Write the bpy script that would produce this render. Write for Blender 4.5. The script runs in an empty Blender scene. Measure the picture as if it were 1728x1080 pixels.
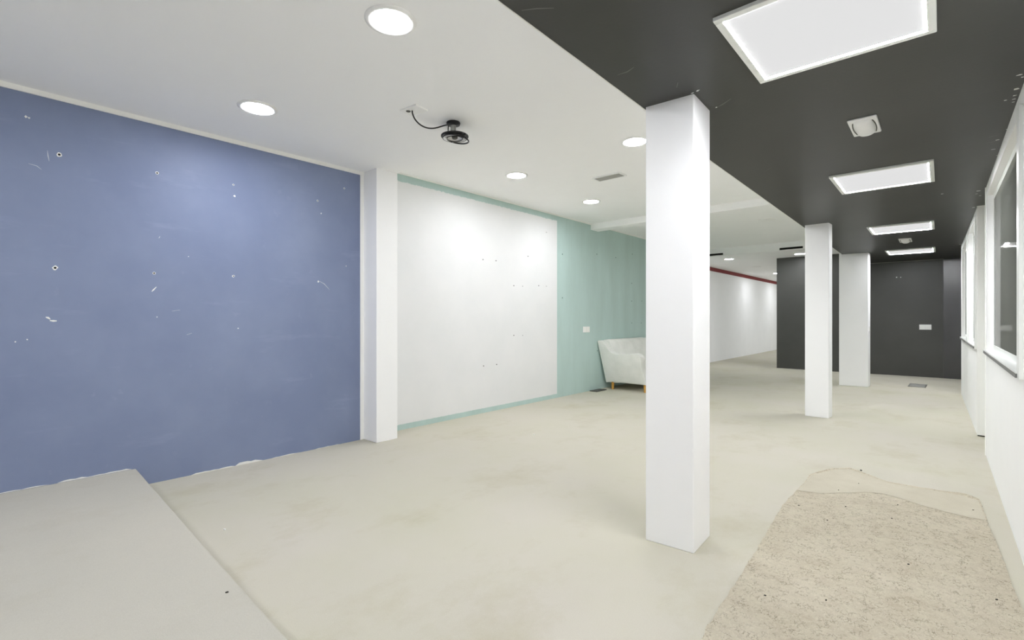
import bpy, bmesh, math, random
from mathutils import Vector, Matrix

# ------------------------------------------------------------------ camera, world, exposure
S = bpy.context.scene
COL = S.collection
F, VX, HY, H = 815.0, 1588.0, 537.0, 1.25          # focal length and vanishing point in pixels, eye height
YAW = math.atan((VX - 864.0) / F)
cam_data = bpy.data.cameras.new('camera')
cam_data.sensor_width = 36.0
cam_data.lens = F / 1728.0 * 36.0
cam_data.shift_y = (HY - 540.0) / 1728.0
cam_data.clip_start = 0.02
cam = bpy.data.objects.new('camera', cam_data)
COL.objects.link(cam)
cam.location = (0, 0, H)
cam.rotation_euler = (math.pi / 2, 0, YAW)
S.camera = cam

w = bpy.data.worlds.new('world')
S.world = w
w.use_nodes = True
w.node_tree.nodes['Background'].inputs['Color'].default_value = (0.9, 0.95, 1.0, 1)
w.node_tree.nodes['Background'].inputs['Strength'].default_value = 0.35

S.view_settings.view_transform = 'Standard'
S.view_settings.look = 'None'
S.view_settings.exposure = 1.6
S.view_settings.gamma = 1.0
S.view_settings.use_curve_mapping = False
S.cycles.use_denoising = True
S.cycles.max_bounces = 14
S.cycles.diffuse_bounces = 10
S.cycles.sample_clamp_indirect = 6.0

DOWN = 51.0      # radiance of a downlight diffuser
EDGE = 170.0      # radiance of the LED edge strips inside the ceiling panels
PANEL = 0.245     # radiance of a ceiling panel's frosted face

# ------------------------------------------------------------------ where a ray of the photo meets a wall or ceiling
_c, _s = math.cos(YAW), math.sin(YAW)
def ray(u, v):
    a, b = (u - 864.0) / F, -(v - HY) / F
    return Vector((a * _c - _s, a * _s + _c, b))
def at_z(u, v, z):
    d = ray(u, v); return Vector((0, 0, H)) + d * ((z - H) / d.z)
def at_x(u, v, x):
    d = ray(u, v); return Vector((0, 0, H)) + d * (x / d.x)
def at_y(u, v, y):
    d = ray(u, v); return Vector((0, 0, H)) + d * (y / d.y)

# ------------------------------------------------------------------ materials
def lin(r, g, b):
    f = lambda c: (c / 255 / 12.92) if c / 255 <= 0.04045 else ((c / 255 + 0.055) / 1.055) ** 2.4
    return (f(r), f(g), f(b), 1)

class NT:
    def __init__(self, name):
        self.m = bpy.data.materials.new(name); self.m.use_nodes = True
        self.t = self.m.node_tree; self.n = self.t.nodes; self.l = self.t.links
        self.b = self.n['Principled BSDF']
    def node(self, typ, **kw):
        x = self.n.new(typ)
        for k, v in kw.items():
            if k in x.inputs: x.inputs[k].default_value = v
            else: setattr(x, k, v)
        return x
    def link(self, a, b): self.l.new(a, b)
    def coord(self):
        if not hasattr(self, '_co'): self._co = self.node('ShaderNodeTexCoord').outputs['Object']
        return self._co
    def noise(self, scale, detail=3.0, rough=0.55, stretch=None):
        x = self.node('ShaderNodeTexNoise', Scale=scale, Detail=detail, Roughness=rough)
        if stretch:
            mp = self.node('ShaderNodeMapping'); mp.inputs['Scale'].default_value = stretch
            self.link(self.coord(), mp.inputs['Vector']); self.link(mp.outputs[0], x.inputs['Vector'])
        else:
            self.link(self.coord(), x.inputs['Vector'])
        return x.outputs['Fac']
    def ramp(self, fac, p0, p1, c0=(0, 0, 0, 1), c1=(1, 1, 1, 1)):
        r = self.node('ShaderNodeValToRGB'); e = r.color_ramp.elements
        e[0].position, e[1].position = p0, p1; e[0].color, e[1].color = c0, c1
        self.link(fac, r.inputs[0]); return r.outputs[0]
    def mix(self, fac, a, b):
        x = self.node('ShaderNodeMix', data_type='RGBA')
        for v, i in ((fac, 0), (a, 6), (b, 7)):
            if hasattr(v, 'links') or hasattr(v, 'is_linked'): self.link(v, x.inputs[i])
            else: x.inputs[i].default_value = v
        return x.outputs[2]
    def math(self, op, a, b=0.0):
        x = self.node('ShaderNodeMath', operation=op)
        for v, i in ((a, 0), (b, 1)):
            if hasattr(v, 'is_linked'): self.link(v, x.inputs[i])
            else: x.inputs[i].default_value = v
        return x.outputs[0]
    def bump(self, h, strength=0.1, dist=0.01):
        x = self.node('ShaderNodeBump', Strength=strength, Distance=dist)
        self.link(h, x.inputs['Height']); self.link(x.outputs[0], self.b.inputs['Normal'])
    def color(self, c):
        if hasattr(c, 'is_linked'): self.link(c, self.b.inputs['Base Color'])
        else: self.b.inputs['Base Color'].default_value = c
    def set(self, rough=0.5, spec=0.3, metal=0.0):
        self.b.inputs['Roughness'].default_value = rough
        self.b.inputs['Specular IOR Level'].default_value = spec
        self.b.inputs['Metallic'].default_value = metal
        return self.m

def paint(name, rgb, rough=0.55, spec=0.25, vary=0.03, scale=3.0, bump=0.04):
    t = NT(name)
    c = lin(*rgb); d = tuple(x * (1 - vary * 2) for x in c[:3]) + (1,)
    t.color(t.mix(t.ramp(t.noise(scale, 5), 0.3, 0.7), d, c))
    t.bump(t.noise(90, 2), bump, 0.004)
    return t.set(rough, spec)

def plain(name, rgb, rough=0.5, spec=0.4, metal=0.0):
    t = NT(name); c = lin(*rgb)
    t.color(t.mix(t.noise(40, 2), tuple(x * 0.94 for x in c[:3]) + (1,), c))
    return t.set(rough, spec, metal)

def glow(name, rgb, strength, base=0.5):
    t = NT(name); t.color((base, base, base, 1))
    t.b.inputs['Emission Color'].default_value = rgb + (1,)
    t.b.inputs['Emission Strength'].default_value = strength
    return t.set(0.5, 0.0)

M = {}
M['white'] = paint('white_wall_paint', (246, 246, 245), 0.6, 0.2, 0.012)
M['ceiling'] = paint('white_ceiling_paint', (251, 251, 251), 0.85, 0.1, 0.01)
M['trim'] = paint('white_trim_paint', (246, 246, 242), 0.5, 0.3, 0.01)
M['pillar'] = paint('white_pillar_paint', (247, 247, 247), 0.5, 0.25, 0.01)
M['frame'] = plain('white_window_frame', (240, 242, 238), 0.35, 0.4)
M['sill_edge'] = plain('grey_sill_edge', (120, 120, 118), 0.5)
M['red'] = paint('dark_red_paint', (130, 45, 45), 0.6)
M['plastic'] = plain('white_plastic', (244, 244, 242), 0.35, 0.45)
M['grey_plastic'] = plain('grey_plastic', (170, 170, 165), 0.4)
M['black_plastic'] = plain('black_plastic', (22, 22, 22), 0.4, 0.4)
M['vent_grey'] = plain('light_grey_vent', (112, 112, 108), 0.6)
M['dark'] = plain('dark_cavity', (30, 30, 28), 0.9, 0.0)
M['slot'] = plain('dark_grey_vent', (84, 84, 80), 0.7)
M['steel'] = plain('brushed_steel', (150, 150, 148), 0.35, 0.5, 0.8)
M['chrome'] = plain('bright_reflector', (214, 214, 214), 0.4, 0.5, 0.4)
M['chip'] = plain('bare_white_plaster', (236, 236, 232), 0.8, 0.1)
M['hole'] = plain('dark_screw_hole', (34, 34, 36), 0.9, 0.0)
M['tealhole'] = plain('dark_teal_hole', (96, 120, 117), 0.9, 0.0)
M['wood'] = plain('light_oak', (206, 156, 76), 0.45)
M['crumb'] = plain('dark_crumb', (44, 40, 34), 0.8)
M['down'] = glow('downlight_glow', (0.965, 0.98, 1.03), DOWN)
M['edge'] = glow('led_edge_glow', (0.97, 0.985, 1.02), EDGE)
M['edge_bright'] = glow('led_edge_glow_bright', (0.97, 0.985, 1.02), EDGE * 1.55)
M['panel'] = glow('frosted_panel_glow', (1.0, 1.0, 1.0), PANEL, 0.03)

# blue wall: scuffed matt paint
t = NT('blue_wall_paint')
base = t.mix(t.ramp(t.noise(1.1, 5, 0.6), 0.35, 0.68), lin(122, 133, 163), lin(134, 145, 173))
streak = t.ramp(t.noise(2.2, 6, 0.65, (1, 0.6, 3.2)), 0.60, 0.72)
fine = t.ramp(t.noise(9, 5, 0.6), 0.66, 0.78)
base = t.mix(t.math('MULTIPLY', streak, 0.18), base, lin(160, 170, 200))
base = t.mix(t.math('MULTIPLY', fine, 0.16), base, lin(172, 180, 206))
t.color(base); t.bump(t.noise(60, 3), 0.05, 0.004)
M['blue'] = t.set(0.5, 0.3)

# teal wall with the white painted field in its middle
t = NT('teal_wall_paint')
sep = t.node('ShaderNodeSeparateXYZ'); t.link(t.coord(), sep.inputs[0])
y, z = sep.outputs[1], sep.outputs[2]
jag = t.math('MULTIPLY', t.math('SUBTRACT', t.noise(26, 4, 0.7), 0.5), 0.045)
m1 = t.math('LESS_THAN', y, 6.149)
m2 = t.math('GREATER_THAN', t.math('ADD', z, t.math('MULTIPLY', jag, 0.3)), 0.062)
m3 = t.math('LESS_THAN', t.math('ADD', z, jag), 2.781)
mask = t.math('MULTIPLY', t.math('MULTIPLY', m1, m2), m3)
teal = t.mix(t.ramp(t.noise(1.6, 5, 0.6, (1, 2.2, 0.5)), 0.3, 0.7), lin(178, 200, 195), lin(188, 210, 206))
white = t.mix(t.ramp(t.noise(2, 4), 0.3, 0.7), lin(225, 226, 226), lin(230, 230, 230))
t.color(t.mix(mask, teal, white)); t.bump(t.noise(60, 3), 0.05, 0.004)
M['teal'] = t.set(0.55, 0.25)

# black satin paint with rubbed marks
def black_paint(name, a, b, scratch, rough):
    t = NT(name)
    base = t.mix(t.ramp(t.noise(1.3, 5, 0.6), 0.3, 0.7), lin(*a), lin(*b))
    sc = t.ramp(t.noise(3.5, 7, 0.75, (1, 6, 1)), 0.70, 0.80)
    base = t.mix(t.math('MULTIPLY', sc, 0.35), base, lin(*scratch))
    t.color(base); t.bump(t.noise(45, 4), 0.06, 0.005)
    return t.set(rough, 0.35)
M['black_ceiling'] = black_paint('black_ceiling_paint', (54, 54, 51), (61, 61, 58), (100, 100, 97), 0.42)
M['black_wall'] = black_paint('black_wall_paint', (74, 74, 71), (80, 80, 77), (96, 96, 93), 0.38)

# thin worn floor carpet
def floor_mat(name, a, b, stain, k):
    t = NT(name)
    base = t.mix(t.ramp(t.noise(0.9, 6, 0.6), 0.32, 0.68), lin(*a), lin(*b))
    st = t.ramp(t.noise(1.7, 7, 0.7, (1, 0.7, 1)), 0.52, 0.74)
    base = t.mix(t.math('MULTIPLY', st, k), base, lin(*stain))
    gr = t.ramp(t.noise(260, 3, 0.7), 0.3, 0.7)
    base = t.mix(t.math('MULTIPLY', gr, 0.16), base, lin(120, 114, 98))
    t.color(base); t.bump(t.noise(240, 3, 0.7), 0.25, 0.004)
    return t.set(0.85, 0.12)
M['floor'] = floor_mat('beige_floor_carpet', (198, 193, 181), (193, 190, 172), (172, 164, 136), 0.5)
M['platform'] = floor_mat('grey_platform_carpet', (194, 190, 178), (188, 185, 174), (177, 172, 157), 0.5)

# rough, hairy carpet remnant
t = NT('rough_tan_carpet')
base = t.mix(t.ramp(t.noise(3.2, 6, 0.65), 0.34, 0.66), lin(184, 173, 152), lin(208, 199, 180))
base = t.mix(t.ramp(t.noise(11, 5, 0.7), 0.35, 0.65), base, lin(203, 195, 174))
curl = t.math('ABSOLUTE', t.math('SUBTRACT', t.noise(46, 4, 0.62, (1.0, 0.62, 1.0)), 0.5))
lines = t.ramp(curl, 0.004, 0.035, (1, 1, 1, 1), (0, 0, 0, 1))
where = t.ramp(t.noise(19, 3, 0.6), 0.40, 0.60)
base = t.mix(t.math('MULTIPLY', t.math('MULTIPLY', lines, where), 0.7), base, lin(112, 100, 80))
curl2 = t.math('ABSOLUTE', t.math('SUBTRACT', t.noise(58, 4, 0.62, (1.0, 0.7, 1.0)), 0.52))
lines2 = t.ramp(curl2, 0.004, 0.03, (1, 1, 1, 1), (0, 0, 0, 1))
base = t.mix(t.math('MULTIPLY', lines2, 0.35), base, lin(232, 225, 208))
t.color(base); t.bump(t.noise(60, 6, 0.75), 0.8, 0.014)
M['carpet'] = t.set(0.95, 0.05)
t = NT('worn_carpet_backing')
base = t.mix(t.ramp(t.noise(3, 6, 0.65), 0.3, 0.7), lin(184, 177, 159), lin(196, 190, 173))
fib = t.ramp(t.noise(75, 6, 0.75), 0.60, 0.72)
t.color(t.mix(t.math('MULTIPLY', fib, 0.3), base, lin(160, 146, 120))); t.bump(t.noise(110, 5), 0.4, 0.008)
M['backing'] = t.set(0.95, 0.05)

t = NT('white_slipcover')
t.color(t.mix(t.ramp(t.noise(6, 4), 0.3, 0.7), lin(226, 227, 221), lin(236, 236, 231)))
t.bump(t.noise(7, 4), 0.25, 0.03)
M['cover'] = t.set(0.9, 0.1)

# window glass: a dusty pane that mirrors at a grazing angle
t = NT('dusty_window_glass')
tr = t.node('ShaderNodeBsdfTransparent'); tr.inputs[0].default_value = (0.62, 0.66, 0.64, 1)
gl = t.node('ShaderNodeBsdfGlossy'); gl.inputs['Roughness'].default_value = 0.03
di = t.node('ShaderNodeBsdfDiffuse'); di.inputs['Color'].default_value = (0.19, 0.195, 0.175, 1)
fr = t.node('ShaderNodeFresnel', IOR=1.25)
mx0 = t.node('ShaderNodeMixShader'); mx0.inputs[0].default_value = 0.86
mx = t.node('ShaderNodeMixShader')
t.link(tr.outputs[0], mx0.inputs[1]); t.link(di.outputs[0], mx0.inputs[2])
t.link(t.math('MULTIPLY', fr.outputs[0], 0.5), mx.inputs[0]); t.link(mx0.outputs[0], mx.inputs[1]); t.link(gl.outputs[0], mx.inputs[2])
t.link(mx.outputs[0], t.n['Material Output'].inputs['Surface'])
M['glass'] = t.m

# ------------------------------------------------------------------ mesh helpers
class MB:
    def __init__(self): self.b = bmesh.new()
    def box(self, x0, x1, y0, y1, z0, z1, mi=0):
        v = [self.b.verts.new((x, y, z)) for x in (x0, x1) for y in (y0, y1) for z in (z0, z1)]
        for f in ((0, 1, 3, 2), (4, 6, 7, 5), (0, 4, 5, 1), (2, 3, 7, 6), (0, 2, 6, 4), (1, 5, 7, 3)):
            self.b.faces.new([v[i] for i in f]).material_index = mi
        return self
    def prism(self, pts, axis, a, b, mi=0):
        """pts: 2-D outline in the two other axes (x,y / y,z / x,z order); extruded along axis from a to b"""
        def p3(p, t):
            return {'x': (t, p[0], p[1]), 'y': (p[0], t, p[1]), 'z': (p[0], p[1], t)}[axis]
        A = [self.b.verts.new(p3(p, a)) for p in pts]; B = [self.b.verts.new(p3(p, b)) for p in pts]
        n = len(pts)
        self.b.faces.new(A).material_index = mi; self.b.faces.new(B).material_index = mi
        for i in range(n):
            self.b.faces.new((A[i], A[(i + 1) % n], B[(i + 1) % n], B[i])).material_index = mi
        return self
    def quad(self, *pts, mi=0):
        self.b.faces.new([self.b.verts.new(p) for p in pts]).material_index = mi; return self
    def lathe(self, prof, seg=40, mat=None, mi=0, close=True):
        """prof: list of (r, z); revolved about z, then moved by mat"""
        mat = mat or Matrix.Identity(4); rings = []
        for r, z in prof:
            if r < 1e-6: rings.append([self.b.verts.new(mat @ Vector((0, 0, z)))])
            else: rings.append([self.b.verts.new(mat @ Vector((r * math.cos(2 * math.pi * i / seg), r * math.sin(2 * math.pi * i / seg), z))) for i in range(seg)])
        for p, q in zip(rings, rings[1:]):
            for i in range(seg):
                j = (i + 1) % seg
                if len(p) == 1 and len(q) == 1: continue
                if len(p) == 1: f = (p[0], q[i], q[j])
                elif len(q) == 1: f = (p[i], p[j], q[0])
                else: f = (p[i], p[j], q[j], q[i])
                self.b.faces.new(f).material_index = mi
        return self
    def tube(self, pts, r, seg=10, mi=0):
        pts = [Vector(p) for p in pts]; rings = []
        up = Vector((0.31, 0.17, 0.93)).normalized()
        for i, p in enumerate(pts):
            d = (pts[min(i + 1, len(pts) - 1)] - pts[max(i - 1, 0)]).normalized()
            a = d.cross(up)
            if a.length < 1e-3: a = d.cross(Vector((1, 0, 0)))
            a.normalize(); b2 = d.cross(a)
            rings.append([self.b.verts.new(p + a * r * math.cos(2 * math.pi * k / seg) + b2 * r * math.sin(2 * math.pi * k / seg)) for k in range(seg)])
        for p, q in zip(rings, rings[1:]):
            for k in range(seg):
                self.b.faces.new((p[k], p[(k + 1) % seg], q[(k + 1) % seg], q[k])).material_index = mi
        self.b.faces.new(rings[0]); self.b.faces.new(rings[-1][::-1]); return self
    def build(self, name, mats, parent=None, smooth=False, bevel=0.0, origin=None, seg=2):
        bmesh.ops.recalc_face_normals(self.b, faces=self.b.faces)
        if origin is not None: bmesh.ops.translate(self.b, verts=self.b.verts, vec=-Vector(origin))
        me = bpy.data.meshes.new(name); self.b.to_mesh(me); self.b.free()
        for m in (mats if isinstance(mats, (list, tuple)) else [mats]): me.materials.append(m)
        if smooth:
            for p in me.polygons: p.use_smooth = True
        o = bpy.data.objects.new(name, me); COL.objects.link(o)
        if origin is not None: o.location = origin
        if parent is not None: o.parent = parent
        if bevel > 0:
            md = o.modifiers.new('bevel', 'BEVEL'); md.width = bevel; md.segments = seg; md.limit_method = 'ANGLE'; md.angle_limit = math.radians(35)
            md.harden_normals = False
        return o

def structure(o, label=None):
    o['kind'] = 'structure'
    if label: o['label'] = label
    return o
def tag(o, label, cat, group=None):
    o['label'] = label; o['category'] = cat
    if group: o['group'] = group
    return o
def thing(name, label, cat, loc, group=None):
    o = bpy.data.objects.new(name, None); o.empty_display_size = 0.05
    o.location = loc; COL.objects.link(o)
    return tag(o, label, cat, group)
def copy_tree(o, parent=None):
    c = o.copy(); COL.objects.link(c)
    if parent is not None: c.parent = parent
    for ch in list(o.children): copy_tree(ch, c)
    return c

# ------------------------------------------------------------------ levels
XB, XG, XR = -4.465, -4.515, -4.88      # faces of the blue, teal and far white wall
ZC1, ZC2, ZC3, ZK = 2.755, 2.872, 2.70, 2.44   # white ceilings near / middle / far, black ceiling
Y0, YE = -3.2, 22.4

def smooth01(t):
    t = min(1, max(0, t)); return t * t * (3 - 2 * t)
def floor_z(x, y):
    ramp = 0.046 * smooth01((y - 12.0) / 0.55) * smooth01((x + 3.25) / 0.25)
    yc = 4.86 - 0.16 * (x + 0.2) - 0.28 * max(0, (x + 0.1)) ** 2          # lump under the end of the carpet remnant
    d = (y - yc) / 0.20
    hump = 0.026 * math.exp(-d * d) * smooth01((x + 0.95) / 0.4) * smooth01((0.30 - x) / 0.2)
    return ramp + hump

# floor
def span(a, b, n): return [a + (b - a) * i / n for i in range(n)]
xs = span(-5.0, -3.4, 8) + span(-3.4, -2.9, 8) + span(-2.9, -1.1, 10) + span(-1.1, 0.4, 30) + span(0.4, 2.2, 6) + [2.2]
ys = span(Y0, 4.0, 24) + span(4.0, 5.8, 45) + span(5.8, 11.9, 20) + span(11.9, 12.8, 18) + span(12.8, YE, 20) + [YE]
mb = MB(); g = [[mb.b.verts.new((x, y, floor_z(x, y))) for x in xs] for y in ys]
for j in range(len(ys) - 1):
    for i in range(len(xs) - 1): mb.b.faces.new((g[j][i], g[j][i + 1], g[j + 1][i + 1], g[j + 1][i]))
structure(mb.build('floor', M['floor'], smooth=True), 'thin worn beige carpet floor running through the whole hall')

# left walls
wb = structure(MB().box(XB - 0.3, XB, Y0, 2.80, 0, 2.95).build('wall_left', M['blue']), 'scuffed blue painted wall left of the white pilaster')
wt = structure(MB().box(XG - 0.3, XG, 2.80, 11.9, 0, 3.05).build('wall_left_middle', M['teal']), 'pale teal wall with a large white painted field')
wf = structure(MB().box(XR - 0.3, XR, 11.9, YE, 0, 2.95).build('wall_left_far', M['white']), 'white wall under a dark red band beyond the pillars')
MB().box(XR - 0.001, XR + 0.006, 11.9, YE, 2.592, 2.702).build('painted_band', M['red'], wf)['label'] = 'dark red band under the ceiling'
structure(MB().box(-5.2, 0.9, YE, YE + 0.2, 0, 2.95).build('wall_end', M['white']))
structure(MB().box(-5.2, 2.3, Y0 - 0.2, Y0, 0, 2.95).build('wall_back', M['white']))

# white pilaster between the blue and the teal wall
structure(MB().box(-4.60, -4.222, 2.712, 2.962, 0, 2.82).build('pilaster', M['pillar'], bevel=0.006), 'white pilaster between the blue wall and the teal wall')

# white cove trims
structure(MB().prism([(XB, 2.722), (XB + 0.012, 2.722), (XB + 0.016, 2.757), (XB, 2.757)], 'y', Y0, 2.72).build('trim_1', M['trim']), 'thin white strip along the top of the blue wall')
structure(MB().prism([(XG, 2.858), (XG + 0.014, 2.858), (XG + 0.018, 2.874), (XG, 2.874)], 'y', 2.96, 11.6).build('trim_2', M['trim']), 'thin white strip along the top of the teal wall')
structure(MB().box(XB, XB + 0.006, 2.675, 2.712, 0, 2.724).build('trim_3', M['trim']), 'narrow white strip beside the blue wall at the pilaster')

# white ceiling: one profile in y,z drawn across the hall
prof = [(Y0, ZC1), (2.965, ZC1), (3.16, ZC2), (11.60, ZC2), (11.60, ZC3), (YE, ZC3), (YE, 3.2), (Y0, 3.2)]
structure(MB().prism(prof, 'x', -5.2, -1.2).build('ceiling', M['ceiling']), 'white plaster ceiling over the left side of the hall')
structure(MB().prism([(7.12, ZC2 + 0.02), (7.12, 2.772), (7.36, 2.772), (7.36, ZC2 + 0.02)], 'x', XG, -1.30).build('beam', M['ceiling'], bevel=0.004), 'shallow white ceiling beam crossing above the teal wall')

# black lowered ceiling
edge = [(-1.205, Y0), (-1.240, 1.3), (-1.262, 2.58), (-1.300, 3.66), (-1.345, 7.3), (-1.40, 13.05)]
outl = edge + [(0.55, 13.3), (0.55, Y0)]
mb = MB()
bot = [mb.b.verts.new((x, y, ZK)) for x, y in outl]; top = [mb.b.verts.new((x, y, 3.1)) for x, y in outl]
mb.b.faces.new(bot).material_index = 0; mb.b.faces.new(top).material_index = 1
for i in range(len(outl)):
    j = (i + 1) % len(outl)
    mb.b.faces.new((bot[i], bot[j], top[j], top[i])).material_index = 1 if i < len(edge) - 1 else 0
kc = structure(mb.build('ceiling_black', [M['black_ceiling'], M['ceiling']]), 'lowered black painted ceiling over the right side of the hall')
mb = MB()
for (xa, ya), (xb, yb) in zip(edge, edge[1:]):
    mb.prism([(xa - 0.004, ya), (xa + 0.002, ya), (xb + 0.002, yb), (xb - 0.004, yb)], 'z', ZK - 0.003, ZK + 0.02)
structure(mb.build('trim_4', M['trim']), 'fine white corner bead along the edge of the black ceiling')

# pillars
def pillar(name, pts, z1, label):
    o = MB().prism(pts, 'z', -0.002, z1).build(name, M['pillar'], bevel=0.007, origin=None, seg=3)
    structure(o, label); o['category'] = 'pillar'; return o
pillar('pillar', [(-1.247, 2.538), (-0.980, 2.556), (-0.992, 2.83), (-1.257, 2.82)], ZK + 0.02, 'large white square pillar nearest the rough carpet remnant')
pillar('pillar', [(-1.305, 7.12), (-1.045, 7.12), (-1.035, 7.30), (-1.305, 7.30)], ZK + 0.02, 'slender white pillar second in the row under the black ceiling edge')
p3 = pillar('pillar', [(-1.425, 10.80), (-0.988, 10.85), (-0.982, 11.12), (-1.425, 11.08)], ZK + 0.02, 'wide white pillar in front of the black end wall')

# black end wall and its niche
structure(MB().prism([(-2.975, 13.0), (0.036, 13.0), (0.036, 13.3), (-2.975, 13.3)], 'z', 0, 2.95)
          .build('wall_black', M['black_wall']), 'black end wall behind the last pillar')
M['black_gloss'] = black_paint('black_gloss_paint', (50, 50, 50), (56, 56, 56), (74, 74, 74), 0.27)
M['black_gloss'].node_tree.nodes['Principled BSDF'].inputs['Specular IOR Level'].default_value = 0.9
structure(MB().prism([(0.036, 12.998), (0.30, 12.962), (0.60, 12.955), (0.60, 13.3), (0.036, 13.3)], 'z', 0, 2.95)
          .build('wall_black_corner', M['black_gloss']), 'glossy narrow black wall at the corner beside the last window')
structure(MB().box(-1.40, 0.034, 12.985, 12.998, 2.432, ZK + 0.004).build('trim_5', M['grey_plastic']), 'thin grey joint along the top of the black end wall')
structure(MB().box(0.36, 0.6, 10.87, 12.91, 0, 2.6).build('wall_right_end', M['black_wall']))

# right wall, near part with its window opening
WX = 0.308
def wall_with_openings(name, face, y0, y1, opens, thick=0.17, z1=2.46):
    """face(y) gives the wall's face; opens: (ya, yb, za, zb)"""
    mb = MB(); cur = y0
    def blk(a, b, za, zb):
        if b - a < 1e-4: return
        mb.prism([(face(a), a), (face(b), b), (face(b) + thick, b), (face(a) + thick, a)], 'z', za, zb)
    for ya, yb, za, zb in opens:
        blk(cur, ya, 0, z1); blk(ya, yb, 0, za); blk(ya, yb, zb, z1); cur = yb
    blk(cur, y1, 0, z1)
    return structure(mb.build(name, M['white']))
near = lambda y: 0.322 - 0.0026 * y
far = lambda y: 0.289 - 0.0107 * (y - 7.14)
wall_with_openings('wall_right', near, Y0, 6.17, [(3.66, 6.03, 0.965, 2.345)])['label'] = 'white right wall with the large near window'
wall_with_openings('wall_right_far', far, 7.14, 10.88, [(7.34, 8.72, 0.945, 2.36), (8.92, 10.70, 0.945, 2.36)])['label'] = 'white right wall with two windows beyond the doorway'

def window(name, face, ya, yb, za, zb, label, depth=0.062, fw=0.05):
    w0 = bpy.data.objects.new(name, None); COL.objects.link(w0); w0.location = (face(ya), ya, za)
    structure(w0, label)
    xa, xb = face(ya) + depth, face(yb) + depth
    def bar(mb, y0, y1, z0, z1, d0=-0.022, d1=0.03):
        f = lambda y: xa + (xb - xa) * (y - ya) / (yb - ya)
        mb.prism([(f(y0) + d0, y0), (f(y1) + d0, y1), (f(y1) + d1, y1), (f(y0) + d1, y0)], 'z', z0, z1)
    org = (face(ya), ya, za)
    mb = MB(); bar(mb, ya, ya + fw, za, zb); bar(mb, yb - fw, yb, za, zb); bar(mb, ya + fw, yb - fw, za, za + fw); bar(mb, ya + fw, yb - fw, zb - fw, zb)
    def put(o): o.location = Vector(o.location) - Vector(org); o.parent = w0; return o
    put(mb.build('window_frame', M['frame'], bevel=0.004, origin=org))
    mb = MB(); bar(mb, ya + fw * 0.8, yb - fw * 0.8, za + fw * 0.8, zb - fw * 0.8, -0.020, -0.015)
    put(mb.build('pane', M['glass'], origin=org))
    mb = MB()
    mb.prism([(face(ya - 0.03) - 0.022, ya - 0.03), (face(yb + 0.01) - 0.022, yb + 0.01), (face(yb) + depth, yb + 0.0), (face(ya) + depth, ya)], 'z', za - 0.004, za + 0.006, 0)
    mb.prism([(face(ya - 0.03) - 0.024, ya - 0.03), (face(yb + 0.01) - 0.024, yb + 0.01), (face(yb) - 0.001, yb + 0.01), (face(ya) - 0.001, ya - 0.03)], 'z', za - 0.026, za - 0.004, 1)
    put(mb.build('window_sill', [M['frame'], M['sill_edge']], origin=org))
    # slim casing on the near side of the opening
    mb = MB(); mb.prism([(face(ya - 0.09) - 0.016, ya - 0.09), (face(ya) - 0.016, ya), (face(ya) + 0.03, ya), (face(ya - 0.09) + 0.001, ya - 0.09)], 'z', za - 0.03, zb + 0.0)
    put(mb.build('window_casing', M['frame'], bevel=0.003, origin=org))
    return w0
window('window_1', near, 3.66, 6.03, 0.965, 2.345, 'large near window with white frame and dusty grey glass')
window('window_2', far, 7.34, 8.72, 0.945, 2.36, 'window just beyond the doorway in the right wall')
window('window_3', far, 8.92, 10.70, 0.945, 2.36, 'last window in the right wall beside the black end wall')

# doorway between the two parts of the right wall: post, door leaf, white edge strip
structure(MB().box(0.285, 0.365, 7.10, 7.145, 0.012, 2.45).build('trim_6', M['trim'], bevel=0.004), 'white post at the far side of the doorway')
structure(MB().box(0.300, 0.312, 6.150, 6.178, 0, 2.45).build('trim_7', M['trim'], bevel=0.003), 'white edge strip at the near side of the doorway')
structure(MB().box(0.29, 0.36, 7.112, 7.143, 0.0, 0.012).build('trim_8', M['dark']), 'dark gap under the doorway post')
d1 = structure(MB().box(0.43, 0.47, 6.17, 7.14, 0.005, 2.1).build('door_1', M['frame']), 'white door set back in the right wall')
MB().box(0.40, 0.43, 6.26, 6.29, 1.0, 1.12).build('door_handle', M['steel'], d1, bevel=0.004)
structure(MB().box(0.43, 0.47, 6.17, 7.14, 2.1, 2.46).build('trim_9', M['trim']))
# passage behind the windows
structure(MB().box(2.0, 2.2, Y0, 13.3, 0, 2.9).build('wall_passage', M['white']))

# ------------------------------------------------------------------ platform
zp = 0.136
o = MB().prism([(XB + 0.0008, Y0), (XB + 0.0008, 0.826), (-2.637, 0.764), (-1.60, 0.735), (-1.2, 0.727), (-1.2, Y0)], 'z', 0, zp).build('platform', M['platform'], bevel=0.008, seg=3)
tag(o, 'low grey carpeted platform step in front of the blue wall', 'platform')

# ------------------------------------------------------------------ rough carpet remnant
random.seed(5)
px = [(1185, 1080), (1190, 1065), (1222, 1015), (1254, 967), (1271, 938), (1285, 916), (1305, 881), (1322, 852), (1342, 831), (1358, 815), (1367, 802), (1384, 796), (1402, 793), (1434, 794), (1456, 801),
      (1497, 815), (1545, 824), (1592, 832), (1630, 838), (1652, 845), (1660, 862), (1665, 881), (1676, 905), (1687, 932), (1697, 958), (1706, 983), (1716, 1008), (1728, 1034)]
pts = [at_z(u, v, 0.0) for u, v in px]
pts = [(p.x, p.y) for p in pts] + [(0.285, 1.8), (0.285, -0.6), (-0.70, -0.6), (-0.71, 0.8)]
fine = []
for (xa, ya), (xb, yb) in zip(pts, pts[1:] + pts[:1]):
    n = max(1, int(math.hypot(xb - xa, yb - ya) / 0.03))
    for k in range(n):
        j = 0.004 if k else 0
        fine.append((xa + (xb - xa) * k / n + random.uniform(-j, j), ya + (yb - ya) * k / n + random.uniform(-j, j)))
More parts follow.
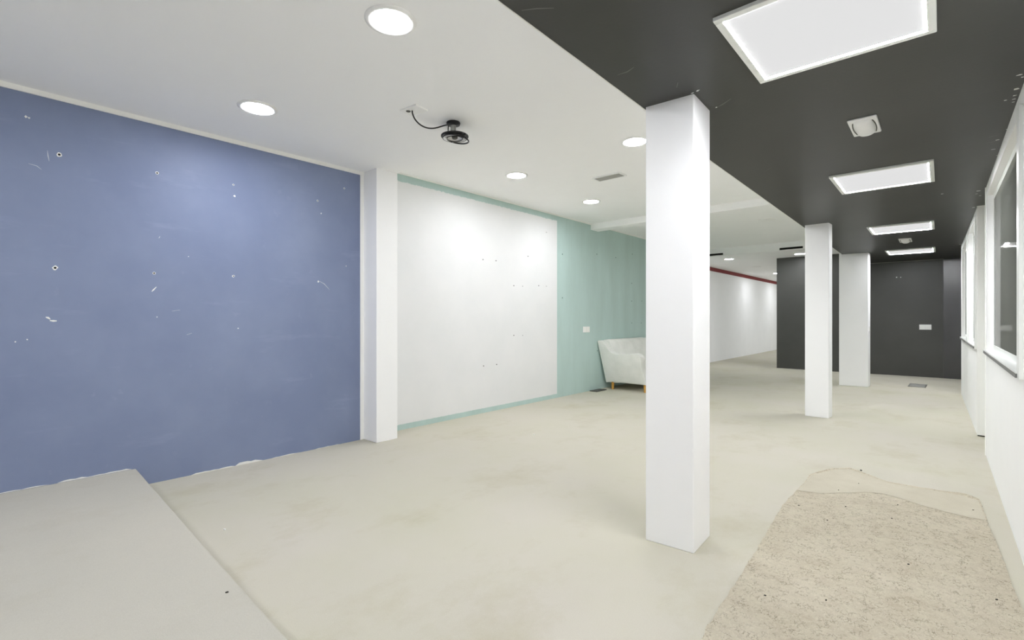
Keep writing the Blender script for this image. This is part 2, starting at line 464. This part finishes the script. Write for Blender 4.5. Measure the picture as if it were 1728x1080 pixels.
b = bmesh.new(); b.faces.new([b.verts.new((x, y, 0)) for x, y in fine])
def cut(co, no):
    bmesh.ops.bisect_plane(b, geom=b.verts[:] + b.edges[:] + b.faces[:], plane_co=co, plane_no=no)
for k in range(42): cut((0, 3.9 + k * 0.04, 0), (0, 1, 0))
for k in range(12): cut((-0.65 + k * 0.08, 0, 0), (1, 0, 0))
bmesh.ops.triangulate(b, faces=b.faces[:])
def fold_y(x): return 4.05 - 0.12 * x - 0.45 * max(0, x + 0.3) + 0.03 * math.sin(x * 9)
for f in b.faces:
    c = f.calc_center_median(); f.material_index = 0
for v in b.verts: v.co.z = floor_z(v.co.x, v.co.y) + 0.007
mb = MB(); mb.b.free(); mb.b = b
cp = mb.build('carpet_remnant', M['carpet'])
if cp.data.polygons[0].normal.z < 0: cp.data.flip_normals()
md = cp.modifiers.new('thickness', 'SOLIDIFY'); md.thickness = 0.0065; md.offset = -1
tag(cp, 'rough tan carpet remnant with ragged edges on the floor beside the right wall', 'carpet')

# pale, worn band across its far end
bx = [(1345, 829), (1360, 815), (1369, 803), (1402, 796), (1434, 796), (1456, 803), (1497, 817), (1592, 834), (1650, 847), (1657, 862), (1663, 880), (1612, 870), (1560, 856), (1520, 843), (1490, 835), (1462, 832), (1420, 834), (1380, 834)]
bp = [at_z(u, v, 0.0) for u, v in bx]; ragged = []
for p, q in zip(bp, bp[1:] + bp[:1]):
    n = max(1, int((q - p).length / 0.02))
    for k in range(n):
        j = 0.010 if k else 0
        ragged.append((p.x + (q.x - p.x) * k / n + random.uniform(-j, j) * 0.4, p.y + (q.y - p.y) * k / n + random.uniform(-j, j)))
b = bmesh.new(); b.faces.new([b.verts.new((x, y, 0)) for x, y in ragged])
for k in range(42): cut((0, 3.9 + k * 0.04, 0), (0, 1, 0))
for k in range(12): cut((-0.65 + k * 0.08, 0, 0), (1, 0, 0))
bmesh.ops.triangulate(b, faces=b.faces[:])
for v in b.verts: v.co.z = floor_z(v.co.x, v.co.y) + 0.0085
mb = MB(); mb.b.free(); mb.b = b
o = mb.build('worn_strip', M['backing'], cp)
if o.data.polygons[0].normal.z < 0: o.data.flip_normals()
if True: o['label'] = 'paler worn strip along the far end'

# ------------------------------------------------------------------ ceiling light panels over the aisle
def light_panel(cx, cy, label, wx=0.665, wy=0.68):
    t0 = thing('ceiling_light_panel', label, 'ceiling light', (cx, cy, ZK), 'square light panels in the black ceiling')
    a, b2, r = wx / 2, wy / 2, 0.030
    mb = MB()
    for x0, x1, y0, y1 in ((-a, a, -b2, -b2 + r), (-a, a, b2 - r, b2), (-a, -a + r, -b2 + r, b2 - r), (a - r, a, -b2 + r, b2 - r)):
        mb.box(x0, x1, y0, y1, -0.016, 0.002)
    mb.build('panel_frame', M['frame'], t0, bevel=0.003)
    e = 0.006; mb = MB(); A, B = a - r, b2 - r
    for x0, x1, y0, y1 in ((-A, A, -B, -B + e), (-A, A, B - e, B), (-A, -A + e, -B + e, B - e), (A - e, A, -B + e, B - e)):
        mb.box(x0, x1, y0, y1, -0.011, -0.004)
    mb.build('led_strip', M['edge'], t0)
    MB().box(-A + e, A - e, -B + e, B - e, -0.0095, -0.004).build('diffuser', M['panel'], t0)
    return t0
lp = light_panel(-0.345, 2.30, 'largest square ceiling light panel nearest the camera in the black ceiling')
for cx, cy, wy, lab in ((-0.372, 5.155, 0.735, 'square ceiling light panel just beyond the near emergency light'),
                        (-0.395, 8.14, 0.69, 'third square ceiling light panel before the small far emergency light'),
                        (-0.405, 11.05, 0.68, 'square ceiling light panel closest to the black end wall'),
                        (-0.33, -0.62, 0.68, 'square ceiling light panel behind the camera')):
    c = copy_tree(lp); c.location = (cx, cy, ZK); c['label'] = lab; c.scale.y = wy / 0.68
    if cy > 6:          # the two far panels carry stronger strips
        for ch in c.children:
            if ch.name.startswith('led_strip'):
                ch.data = ch.data.copy(); ch.data.materials[0] = M['edge_bright']

# ------------------------------------------------------------------ round downlights
def downlight(x, y, z, label, lit=True, r=0.122):
    t0 = thing('downlight', label, 'downlight', (x, y, z), 'round recessed downlights in the white ceiling')
    MB().lathe([(r * 0.80, -0.002), (r * 0.84, -0.009), (r * 0.96, -0.010), (r * 1.06, -0.004), (r * 1.07, 0.002)], 48).build('trim_ring', M['plastic'], t0, smooth=True)
    MB().lathe([(0, -0.006), (r * 0.82, -0.006), (r * 0.82, 0.001), (0, 0.001)], 48).build('diffuser', M['down'] if lit else M['plastic'], t0)
    return t0
dl = downlight(-2.08, 1.42, ZC1, 'largest round downlight nearest the camera in the white ceiling')
for x, y, z, lab in ((-3.655, 1.375, ZC1, 'round downlight in the white ceiling above the blue wall'),
                     (-2.10, 4.06, ZC2, 'round downlight half hidden behind the big near pillar'),
                     (-3.60, 4.13, ZC2, 'round downlight in front of the white painted field'),
                     (-3.63, 5.74, ZC2, 'round downlight beyond the ceiling vent near the teal wall'),
                     (-2.25, 5.70, ZC2, 'round downlight wholly behind the big near pillar'),
                     (-3.88, 12.36, ZC3, 'round downlight near the red band in the far ceiling'),
                     (-2.37, 12.40, ZC3, 'round downlight in front of the black end wall top'),
                     (-3.95, 17.29, ZC3, 'small far downlight at the black wall corner'),
                     (-3.95, 20.4, ZC3, 'far downlight hidden behind the black end wall'),
                     (-2.08, -1.35, ZC1, 'round downlight behind the camera over the platform'),
                     (-3.655, -1.35, ZC1, 'round downlight behind the camera beside the blue wall')):
    c = copy_tree(dl); c.location = (x, y, z); c['label'] = lab
downlight(-2.14, 8.72, ZC2, 'unlit round downlight beyond the ceiling beam', False)
downlight(-3.875, 14.73, ZC3, 'unlit round downlight beyond the lit one by the red band', False)

# ------------------------------------------------------------------ ceiling vents
def vent(name, cx, cy, z, wx, wy, label):
    t0 = thing(name, label, 'vent', (cx, cy, z))
    a, b2, r = wx / 2, wy / 2, 0.018
    mb = MB()
    for x0, x1, y0, y1 in ((-a, a, -b2, -b2 + r), (-a, a, b2 - r, b2), (-a, -a + r, -b2 + r, b2 - r), (a - r, a, -b2 + r, b2 - r)):
        mb.box(x0, x1, y0, y1, -0.012, 0.002)
    mb.build('vent_frame', M['plastic'], t0)
    mb = MB(); n = 7
    for k in range(n):
        yy = -b2 + r + (wy - 2 * r) * (k + 0.5) / n
        mb.prism([(yy - 0.009, -0.003), (yy + 0.004, -0.011), (yy + 0.006, -0.010), (yy - 0.007, -0.002)], 'x', -a + r, a - r)
    mb.build('louvre', M['grey_plastic'], t0)
    MB().box(-a + r, a - r, -b2 + r, b2 - r, -0.0015, 0.001).build('vent_backing', M['vent_grey'], t0)
    return t0
vent('ceiling_vent', -2.84, 4.87, ZC2, 0.36, 0.17, 'small grey louvred vent in the white ceiling left of the big pillar')
def slot_vent(x0, x1, label):
    t0 = thing('slot_vent', label, 'vent', ((x0 + x1) / 2, 11.60, 2.738), 'dark slot vents in the ceiling step')
    a = (x1 - x0) / 2
    mb = MB(); mb.box(-a, a, -0.008, 0.002, 0.016, 0.022); mb.box(-a, a, -0.008, 0.002, -0.022, -0.016); mb.box(-a, -a + 0.01, -0.008, 0.002, -0.016, 0.016); mb.box(a - 0.01, a, -0.008, 0.002, -0.016, 0.016)
    mb.build('vent_frame', M['slot'], t0)
    mb = MB(); mb.box(-a + 0.01, a - 0.01, -0.006, 0.0, -0.002, 0.002); mb.box(-a + 0.01, a - 0.01, -0.002, 0.001, -0.016, 0.016)
    mb.build('vent_backing', M['dark'], t0)
slot_vent(-4.30, -3.77, 'dark slot vent above the lit downlight by the red band')
slot_vent(-2.60, -2.16, 'dark slot vent above the top of the black end wall')

# ------------------------------------------------------------------ emergency lights
def emergency(cx, cy, wx, wy, label, rz=0.0):
    t0 = thing('emergency_light', label, 'emergency light', (cx, cy, ZK), 'emergency lights in the black ceiling')
    t0.rotation_euler.z = rz
    MB().box(-wx / 2, wx / 2, -wy / 2, wy / 2, -0.014, 0.002).build('base_plate', M['plastic'], t0, bevel=0.010, seg=3)
    mb = MB(); n, m = 14, 8; rows = []
    for j in range(m + 1):
        yy = wy * 0.90 * (j / m - 0.5)
        row = []
        for i in range(n + 1):
            a = math.pi * i / n; k = 1 - 0.16 * (2 * j / m - 1) ** 2
            row.append(mb.b.verts.new((-math.cos(a) * wx * 0.35 * k, yy, -0.012 - math.sin(a) * 0.032 * math.sqrt(max(0.02, 1 - (2 * j / m - 1) ** 4)))))
        rows.append(row)
    for j in range(m):
        for i in range(n): mb.b.faces.new((rows[j][i], rows[j][i + 1], rows[j + 1][i + 1], rows[j + 1][i]))
    mb.b.faces.new(rows[0]); mb.b.faces.new(rows[-1][::-1])
    mb.build('lens_cover', M['plastic'], t0, smooth=True)
    for s in (-1, 1):
        mb = MB(); q = []
        for j in range(9):
            yy = wy * 0.74 * (j / 8 - 0.5); xx = s * wx * (0.37 - 0.06 * (2 * j / 8 - 1) ** 2)
            q.append((xx, yy))
        mb.prism(q + [(x + s * 0.006, yv) for x, yv in q[::-1]], 'z', -0.0155, -0.012)
        mb.build('side_slit_shade', M['slot'], t0)  # dark arcs: the shadow in the slits beside the lens, put in as colour
    return t0
emergency(-0.352, 3.67, 0.145, 0.315, 'white emergency light between the two nearest ceiling panels')
emergency(-0.405, 9.47, 0.15, 0.40, 'small far emergency light between the last two ceiling panels')

# ------------------------------------------------------------------ cover plate and hanging spotlight with its cable
cpx, cpy = -2.845, 2.135
t0 = thing('cover_plate', 'square white cover plate on the ceiling where the black cable comes out', 'cover plate', (cpx, cpy, ZC1))
t0.rotation_euler.z = 0.12
MB().box(-0.085, 0.085, -0.06, 0.06, -0.010, 0.002).build('plate', M['plastic'], t0, bevel=0.006)
MB().lathe([(0.0, -0.0125), (0.015, -0.0125), (0.018, -0.009)], 20, Matrix.Translation((-0.035, -0.02, 0))).build('cable_grommet', M['slot'], t0)

bx_, by_ = -2.805, 2.478
t0 = thing('hanging_spotlight', 'broken ceiling spotlight with a looped black ring beside the cover plate', 'spotlight', (bx_, by_, ZC1))
MB().lathe([(0, 0.001), (0.052, 0.001), (0.054, -0.006), (0.050, -0.020), (0.03, -0.024), (0, -0.024)], 36).build('mounting_base', M['black_plastic'], t0, smooth=False, bevel=0.002)
MB().lathe([(0.0, -0.022), (0.021, -0.022), (0.021, -0.086), (0.0, -0.086)], 24).build('stem', M['grey_plastic'], t0)
MB().box(0.014, 0.024, -0.006, 0.006, -0.075, -0.03).build('clip', M['steel'], t0, bevel=0.001)
tilt = Matrix.Translation((0.012, 0.004, -0.118)) @ Matrix.Rotation(math.radians(1), 4, Vector((_c, _s, 0)))
MB().lathe([(0.0, 0.040), (0.03, 0.038), (0.07, 0.020), (0.088, 0.006), (0.094, 0.000), (0.094, -0.008), (0.086, -0.008)], 44, tilt).build('housing', M['black_plastic'], t0, smooth=True)
MB().lathe([(0.088, -0.0082), (0.060, -0.006), (0.058, 0.000), (0.05, 0.004), (0.046, 0.006), (0.03, 0.016), (0, 0.018)], 44, tilt).build('reflector', M['chrome'], t0, smooth=True)
MB().lathe([(0.057, -0.009), (0.060, -0.006), (0.062, -0.009), (0.060, -0.011), (0.057, -0.009)], 44, tilt).build('inner_ring', M['black_plastic'], t0, smooth=True)
MB().lathe([(0.0, -0.010), (0.017, -0.010), (0.022, -0.004), (0.022, 0.014), (0, 0.014)], 24, tilt).build('bulb_cap', M['slot'], t0, bevel=0.001)
for a in (0.4, 2.6, 4.4):
    MB().box(-0.006, 0.006, -0.004, 0.004, -0.012, 0.002).build('screw_clip', M['steel'], t0).matrix_basis = tilt @ Matrix.Rotation(a, 4, 'Z') @ Matrix.Translation((0.074, 0, 0))
loop = []
for k in range(33):
    a = 2 * math.pi * k / 32
    loop.append(tilt @ Vector((0.098 * math.cos(a), 0.098 * math.sin(a), 0.010)))
MB().tube(loop, 0.0085).build('gimbal_ring', M['black_plastic'], t0, smooth=True)
lo2 = [tilt @ (Matrix.Rotation(math.radians(9), 4, Vector((-_s, _c, 0))) @ Vector((0.094 * math.cos(2 * math.pi * k / 32) + 0.016 * _c + 0.01 * _s, 0.094 * math.sin(2 * math.pi * k / 32) + 0.016 * _s - 0.01 * _c, -0.012))) for k in range(33)]
MB().tube(lo2, 0.0055).build('cable_loop', M['black_plastic'], t0, smooth=True)
def bez(p, n=40):
    p = [Vector(q) for q in p]; out = []
    for k in range(n + 1):
        t_ = k / n; q = p[:]
        while len(q) > 1: q = [a.lerp(b_, t_) for a, b_ in zip(q, q[1:])]
        out.append(q[0])
    return out
org = Vector((bx_, by_, ZC1))
c0 = Vector((cpx - 0.002, cpy - 0.012, ZC1 - 0.0108)) - org
cable = bez([c0, c0 + Vector((0.0, 0.0, -0.07)), c0 + Vector((0.0, 0.10, -0.135)), Vector((-0.10, -0.10, -0.06)), Vector((-0.09, -0.05, -0.014)), Vector((-0.045, -0.02, -0.012))])
MB().tube(cable, 0.0052).build('cable', M['black_plastic'], t0, smooth=True)
MB().tube(bez([(-0.03, -0.02, -0.02), (-0.04, -0.025, -0.05), (-0.03, -0.02, -0.085)], 14), 0.0038).build('short_wire', M['black_plastic'], t0, smooth=True)

# ------------------------------------------------------------------ sockets and floor plates
def socket(name, loc, wdt, hgt, axis, label, cat='wall socket'):
    t0 = thing(name, label, cat, loc)
    def bx(a0, a1, z0, z1, d0, d1):
        if axis == 'x': return MB().box(d0, d1, a0, a1, z0, z1)
        return MB().box(a0, a1, -d1, -d0, z0, z1)
    bx(-wdt / 2, wdt / 2, -hgt / 2, hgt / 2, -0.001, 0.011).build('cover', M['plastic'], t0, bevel=0.004)
    n = 2 if wdt > hgt * 1.3 else 1
    for k in range(n):
        cx = (k - (n - 1) / 2) * wdt * 0.44
        bx(cx - hgt * 0.33, cx + hgt * 0.33, -hgt * 0.33, hgt * 0.33, 0.010, 0.0135).build('outlet', M['trim'], t0, bevel=0.003)
    return t0
socket('wall_socket', (XG, 6.98, 1.058), 0.205, 0.100, 'x', 'white double wall socket on the teal wall beside the sofa')
socket('wall_socket', (-0.24, 13.0, 1.068), 0.19, 0.105, 'y', 'white double wall socket on the black end wall')
socket('light_switch', (-0.985, 10.96, 1.052), 0.08, 0.085, 'x', 'small white light switch on the side of the wide far pillar', 'light switch')

t0 = thing('floor_grate', 'flat metal grate in the floor before the black end wall', 'grate', (-0.325, 11.68, 0.0))
t0.rotation_euler.z = -0.03
mb = MB(); a, b2 = 0.125, 0.26
for x0, x1, y0, y1 in ((-a, a, -b2, -b2 + .02), (-a, a, b2 - .02, b2), (-a, -a + .015, -b2, b2), (a - .015, a, -b2, b2)): mb.box(x0, x1, y0, y1, 0, 0.008)
mb.build('grate_frame', M['steel'], t0)
mb = MB()
for k in range(11): mb.box(-a + .015, a - .015, -b2 + .035 + k * .043, -b2 + .062 + k * .043, 0.001, 0.007)
mb.build('grate_bars', M['grey_plastic'], t0)
MB().box(-a + .01, a - .01, -b2 + .01, b2 - .01, 0.0005, 0.003).build('grate_pit', M['slot'], t0)

t0 = thing('floor_box', 'dark grey floor outlet box at the teal wall beside the sofa leg', 'floor box', (-4.425, 7.22, 0.0))
MB().box(-0.075, 0.075, -0.16, 0.16, 0, 0.012).build('lid', M['slot'], t0, bevel=0.003)
MB().box(0.03, 0.07, 0.02, 0.15, 0.011, 0.014).build('cable_flap', M['black_plastic'], t0)

# ------------------------------------------------------------------ sofa
sf = thing('sofa', 'white slipcovered sofa with short wooden legs against the teal wall', 'sofa', (-4.10, 8.22, 0.0))
def lp_(pts): return [(x + 4.10, z) for x, z in pts]
def spl(pts, n=5):
    out = []
    for i in range(len(pts)):
        p0, p1, p2, p3_ = pts[max(i - 1, 0)], pts[i], pts[min(i + 1, len(pts) - 1)], pts[min(i + 2, len(pts) - 1)]
        for k in range(n):
            t_ = k / n
            out.append(tuple(0.5 * ((2 * b_) + (-a_ + c_) * t_ + (2 * a_ - 5 * b_ + 4 * c_ - d_) * t_ ** 2 + (-a_ + 3 * b_ - 3 * c_ + d_) * t_ ** 3) for a_, b_, c_, d_ in zip(p0, p1, p2, p3_)))
        if i == len(pts) - 2: out.append(pts[-1]); break
    return out
L0, L1 = -0.72, 0.72
arm = [(-4.435, 0.118), (-4.505, 0.850)] + spl([(-4.50, 0.858), (-4.43, 0.855), (-4.36, 0.78), (-4.27, 0.665), (-4.14, 0.625), (-3.95, 0.640), (-3.82, 0.655), (-3.745, 0.63), (-3.715, 0.56), (-3.725, 0.42), (-3.70, 0.28), (-3.66, 0.130)]) + [(-3.80, 0.142), (-4.05, 0.150), (-4.28, 0.138)]
for s in (0, 1):
    y0, y1 = ((L0, L0 + 0.16), (L1 - 0.16, L1))[s]
    mb = MB().prism(lp_(arm), 'y', y0, y1)
    for vv in mb.b.verts: vv.co.y += (-1, 1)[s] * 0.24 * (vv.co.z - 0.12)
    mb.build('arm', M['cover'], sf, smooth=True, bevel=0.028, seg=4)
back = [(-4.435, 0.118), (-4.508, 0.852)] + spl([(-4.50, 0.866), (-4.44, 0.872), (-4.37, 0.83), (-4.30, 0.62), (-4.24, 0.42)]) + [(-4.20, 0.118)]
MB().prism(lp_(back), 'y', L0 + 0.03, L1 - 0.03).build('backrest', M['cover'], sf, smooth=True, bevel=0.02, seg=3)
MB().box(-0.20, 0.385, L0 + 0.14, L1 - 0.14, 0.150, 0.33).build('seat_base', M['cover'], sf, bevel=0.02, seg=3)
MB().box(-0.16, 0.395, L0 + 0.155, L1 - 0.155, 0.325, 0.455).build('seat_cushion', M['cover'], sf, bevel=0.045, seg=4)
MB().box(-0.19, 0.40, L0 + 0.02, L0 + 0.026, 0.13, 0.15).build('hem', M['cover'], sf)
lg = [(0.022, 0.135), (0.022, 0.10), (0.016, 0.0)]
for (x, yy) in ((-0.225, L0 + 0.045), (0.385, L0 + 0.05), (-0.225, L1 - 0.05), (0.375, L1 - 0.05)):
    MB().lathe([(0, 0.145), (0.027, 0.145), (0.020, 0.0), (0, 0.0)], 18, Matrix.Translation((x, yy, 0))).build('leg', M['wood'], sf)

# ------------------------------------------------------------------ wear: screw holes and chipped paint (parts of the walls and ceiling)
def disc_on(parent, name, p, nrm, r, m, lift=0.0015, seg=12, jit=0.0, squash=1.0):
    n = Vector(nrm); u = n.cross(Vector((0, 0, 1)))
    if u.length < 0.1: u = Vector((1, 0, 0))
    u.normalize(); v = n.cross(u); mb = MB(); ring = []; ring2 = []
    for k in range(seg):
        a = 2 * math.pi * k / seg; rr = r * (1 + random.uniform(-jit, jit))
        q = Vector(p) + u * rr * math.cos(a) + v * rr * squash * math.sin(a)
        ring.append(mb.b.verts.new(q + n * lift)); ring2.append(mb.b.verts.new(q - n * 0.003))
    mb.b.faces.new(ring)
    for k in range(seg): mb.b.faces.new((ring[k], ring[(k + 1) % seg], ring2[(k + 1) % seg], ring2[k]))
    o = mb.build(name, m); o.parent = parent; return o
random.seed(11)
NX = (1, 0, 0)
for u, v, r in ((100, 261, .0145), (265, 292, .0115), (93, 452, .0145), (260, 461, .011), (394, 312, .008), (394, 466, .010), (536, 339, .0095), (581, 318, .008)):
    p = at_x(u, v, XB)
    disc_on(wb, 'paint_chip', p, NX, r, M['chip'], 0.0012, 11, 0.22)
    disc_on(wb, 'screw_hole', p, NX, r * 0.5, M['hole'], 0.0020)
for u, v, r in ((537, 475, .008), (265, 535, .004), (402, 554, .005), (46, 573, .004), (26, 577, .004), (396, 331, .009), (542, 360, .006), (44, 197, .008), (318, 433, .003), (584, 449, .005), (49, 199, .005)):
    disc_on(wb, 'paint_chip', at_x(u, v, XB), NX, r, M['chip'], 0.0012, 9, 0.35)
def scratch(parent, pts, wd, m, X=None, Z=None, lift=0.0013):
    P = [at_x(u, v, X) if X is not None else at_z(u, v, Z) for u, v in pts]
    mb = MB(); nrm = Vector((1, 0, 0)) if X is not None else Vector((0, 0, -1)); prev = None
    for i, p in enumerate(P):
        d = (P[min(i + 1, len(P) - 1)] - P[max(i - 1, 0)]).normalized(); sd = d.cross(nrm).normalized()
        k = wd * (0.35 if i in (0, len(P) - 1) else random.uniform(0.7, 1.2))
        a, b_ = mb.b.verts.new(p + sd * k + nrm * lift), mb.b.verts.new(p - sd * k + nrm * lift)
        if prev: mb.b.faces.new((prev[0], prev[1], b_, a))
        prev = (a, b_)
    o = mb.build('paint_chip', m); o.parent = parent; return o
scratch(wb, [(77, 535), (81, 536), (85, 539)], .006, M['chip'], X=XB)
scratch(wb, [(84, 541), (90, 541.5), (96, 541.5)], .008, M['chip'], X=XB)
scratch(wb, [(256, 492), (259, 489), (264, 484)], .005, M['chip'], X=XB)
scratch(wb, [(538, 474), (547, 479), (556, 489)], .0016, M['chip'], X=XB)
scratch(wb, [(80, 254), (81, 263), (83, 272)], .0014, M['chip'], X=XB)
scratch(wb, [(48, 276), (62, 280), (70, 286)], .0013, M['chip'], X=XB)
scratch(wb, [(268, 402), (270, 399)], .003, M['chip'], X=XB)
scratch(wb, [(290, 525), (304, 523)], .0016, M['chip'], X=XB)
scratch(wb, [(315, 565), (324, 562)], .0018, M['chip'], X=XB)
# bare plaster along the foot of the blue wall
def foot(y0, y1, z, h):
    mb = MB(); n = max(3, int((y1 - y0) / 0.03)); lo = []; hi = []
    for k in range(n + 1):
        yy = y0 + (y1 - y0) * k / n
        lo.append(mb.b.verts.new((XB + 0.0014, yy, z))); hi.append(mb.b.verts.new((XB + 0.0014, yy, z + h * random.uniform(0.25, 1.0) * (1 if 0 < k < n else 0.1))))
    for k in range(n): mb.b.faces.new((lo[k], lo[k + 1], hi[k + 1], hi[k]))
    o = mb.build('paint_chip', M['chip']); o.parent = wb
foot(1.18, 1.50, 0, 0.010); foot(1.50, 1.72, 0, 0.022); foot(1.80, 2.05, 0, 0.008); foot(2.2, 2.45, 0, 0.006)
foot(0.40, 0.80, zp, 0.012); foot(0.10, 0.36, zp, 0.007)
for u, v in ((815, 438), (837, 440), (891, 432.5), (867, 482), (882, 483), (909, 482), (922, 483), (867, 566), (882, 566), (816, 617.5), (838, 615), (922, 392)):
    disc_on(wt, 'screw_hole', at_x(u, v, XG), NX, 0.0085 if u not in (882, 922) else 0.006, M['slot'])
for u, v in ((949, 429), (1007, 429), (1039, 434.5), (1067, 429), (1066, 478), (1066, 508), (1083, 508), (1066, 545), (1082, 545), (949, 502.5), (1008, 592)):
    disc_on(wt, 'screw_hole', at_x(u, v, XG), NX, 0.010, M['tealhole'])
NZ = (0, 0, -1)
for u, v, r in ((1715, 150, .013), (1721, 126, .010), (1725, 130, .006), (1712, 161, .008), (1711, 167, .007), (1710, 172, .005), (1697, 169, .006), (1651, 322, .013), (1648, 327, .008), (1654, 330, .008), (1643, 350, .012),
                (1700, 218, .006), (1168, 157, .008), (1177, 153, .009), (1179, 152, .006), (1209, 181, .005), (1090, 186, .010), (1590, 327, .009), (1685, 262, .010), (1678, 291, .009), (1683, 236, .008), (1676, 252, .012), (1622, 412, .02)):
    disc_on(kc, 'paint_chip', at_z(u, v, ZK), NZ, r, M['chip'], 0.0012, 9, 0.4, random.uniform(0.5, 1.0))
M['smear'] = plain('grey_rubbed_paint', (112, 112, 108), 0.6)
for pts_ in ([(1668, 232), (1676, 229), (1683, 228)], [(1664, 241), (1672, 240), (1682, 237)], [(1670, 252), (1678, 252), (1684, 250)], [(1662, 263), (1670, 261)], [(1210, 181), (1219, 176), (1234, 166)], [(1290, 290), (1302, 282)],
             [(1042, 126), (1058, 121), (1070, 113)], [(880, 17), (905, 14), (935, 13)], [(1142, 147), (1144, 139)], [(1640, 300), (1648, 298)], [(1655, 290), (1666, 287)]):
    scratch(kc, pts_, 0.0045, M['smear'], Z=ZK, lift=0.0012)
wk = bpy.data.objects['wall_black']
for u, v, r in ((1362, 466, .012), (1513, 468, .012), (1520, 468, .008), (1594, 584, .012)):
    disc_on(wk, 'paint_chip', at_y(u, v, 13.0), (0, -1, 0), r, M['chip'], 0.0015, 9, 0.3)

# ------------------------------------------------------------------ crumbs on the floor
def crumb(u, v, m, sz, label, group, z=0.0):
    p = at_z(u, v, z); zz = z if z else floor_z(p.x, p.y) + (0.0075 if group.endswith('remnant') else 0)
    mb = MB(); mb.lathe([(0, 0), (sz, 0.0), (sz * 0.9, sz * 0.6), (0, sz * 0.7)], 7)
    for vv in mb.b.verts: vv.co.x *= random.uniform(0.8, 1.3); vv.co.y *= random.uniform(0.5, 0.8)
    o = mb.build('crumb', m); o.location = (p.x, p.y, zz); o.rotation_euler.z = random.uniform(0, 3)
    tag(o, label, 'crumb', group)
for u, v in ((1396, 880), (1427, 857), (1515, 854), (1348, 855), (1291, 1008), (1394, 1016), (1682, 1015), (1533, 955), (1505, 877), (1415, 829), (1449, 818), (1642, 863)):
    crumb(u, v, M['crumb'], 0.0052, 'tiny dark crumb lying on the rough carpet remnant', 'dark crumbs on the carpet remnant')
crumb(1453, 798, M['crumb'], 0.010, 'dark crumb at the far edge of the carpet remnant', 'dark crumbs on the floor')
crumb(379, 894, M['chip'], 0.009, 'tiny white crumb on the floor beside the platform edge', 'white crumbs on the floor')
crumb(383, 1000, M['crumb'], 0.006, 'tiny dark crumb lying on the grey platform', 'dark crumbs on the platform', zp)
crumb(901, 734, M['chip'], 0.012, 'pale crumb on the floor before the white painted field', 'white crumbs on the floor')
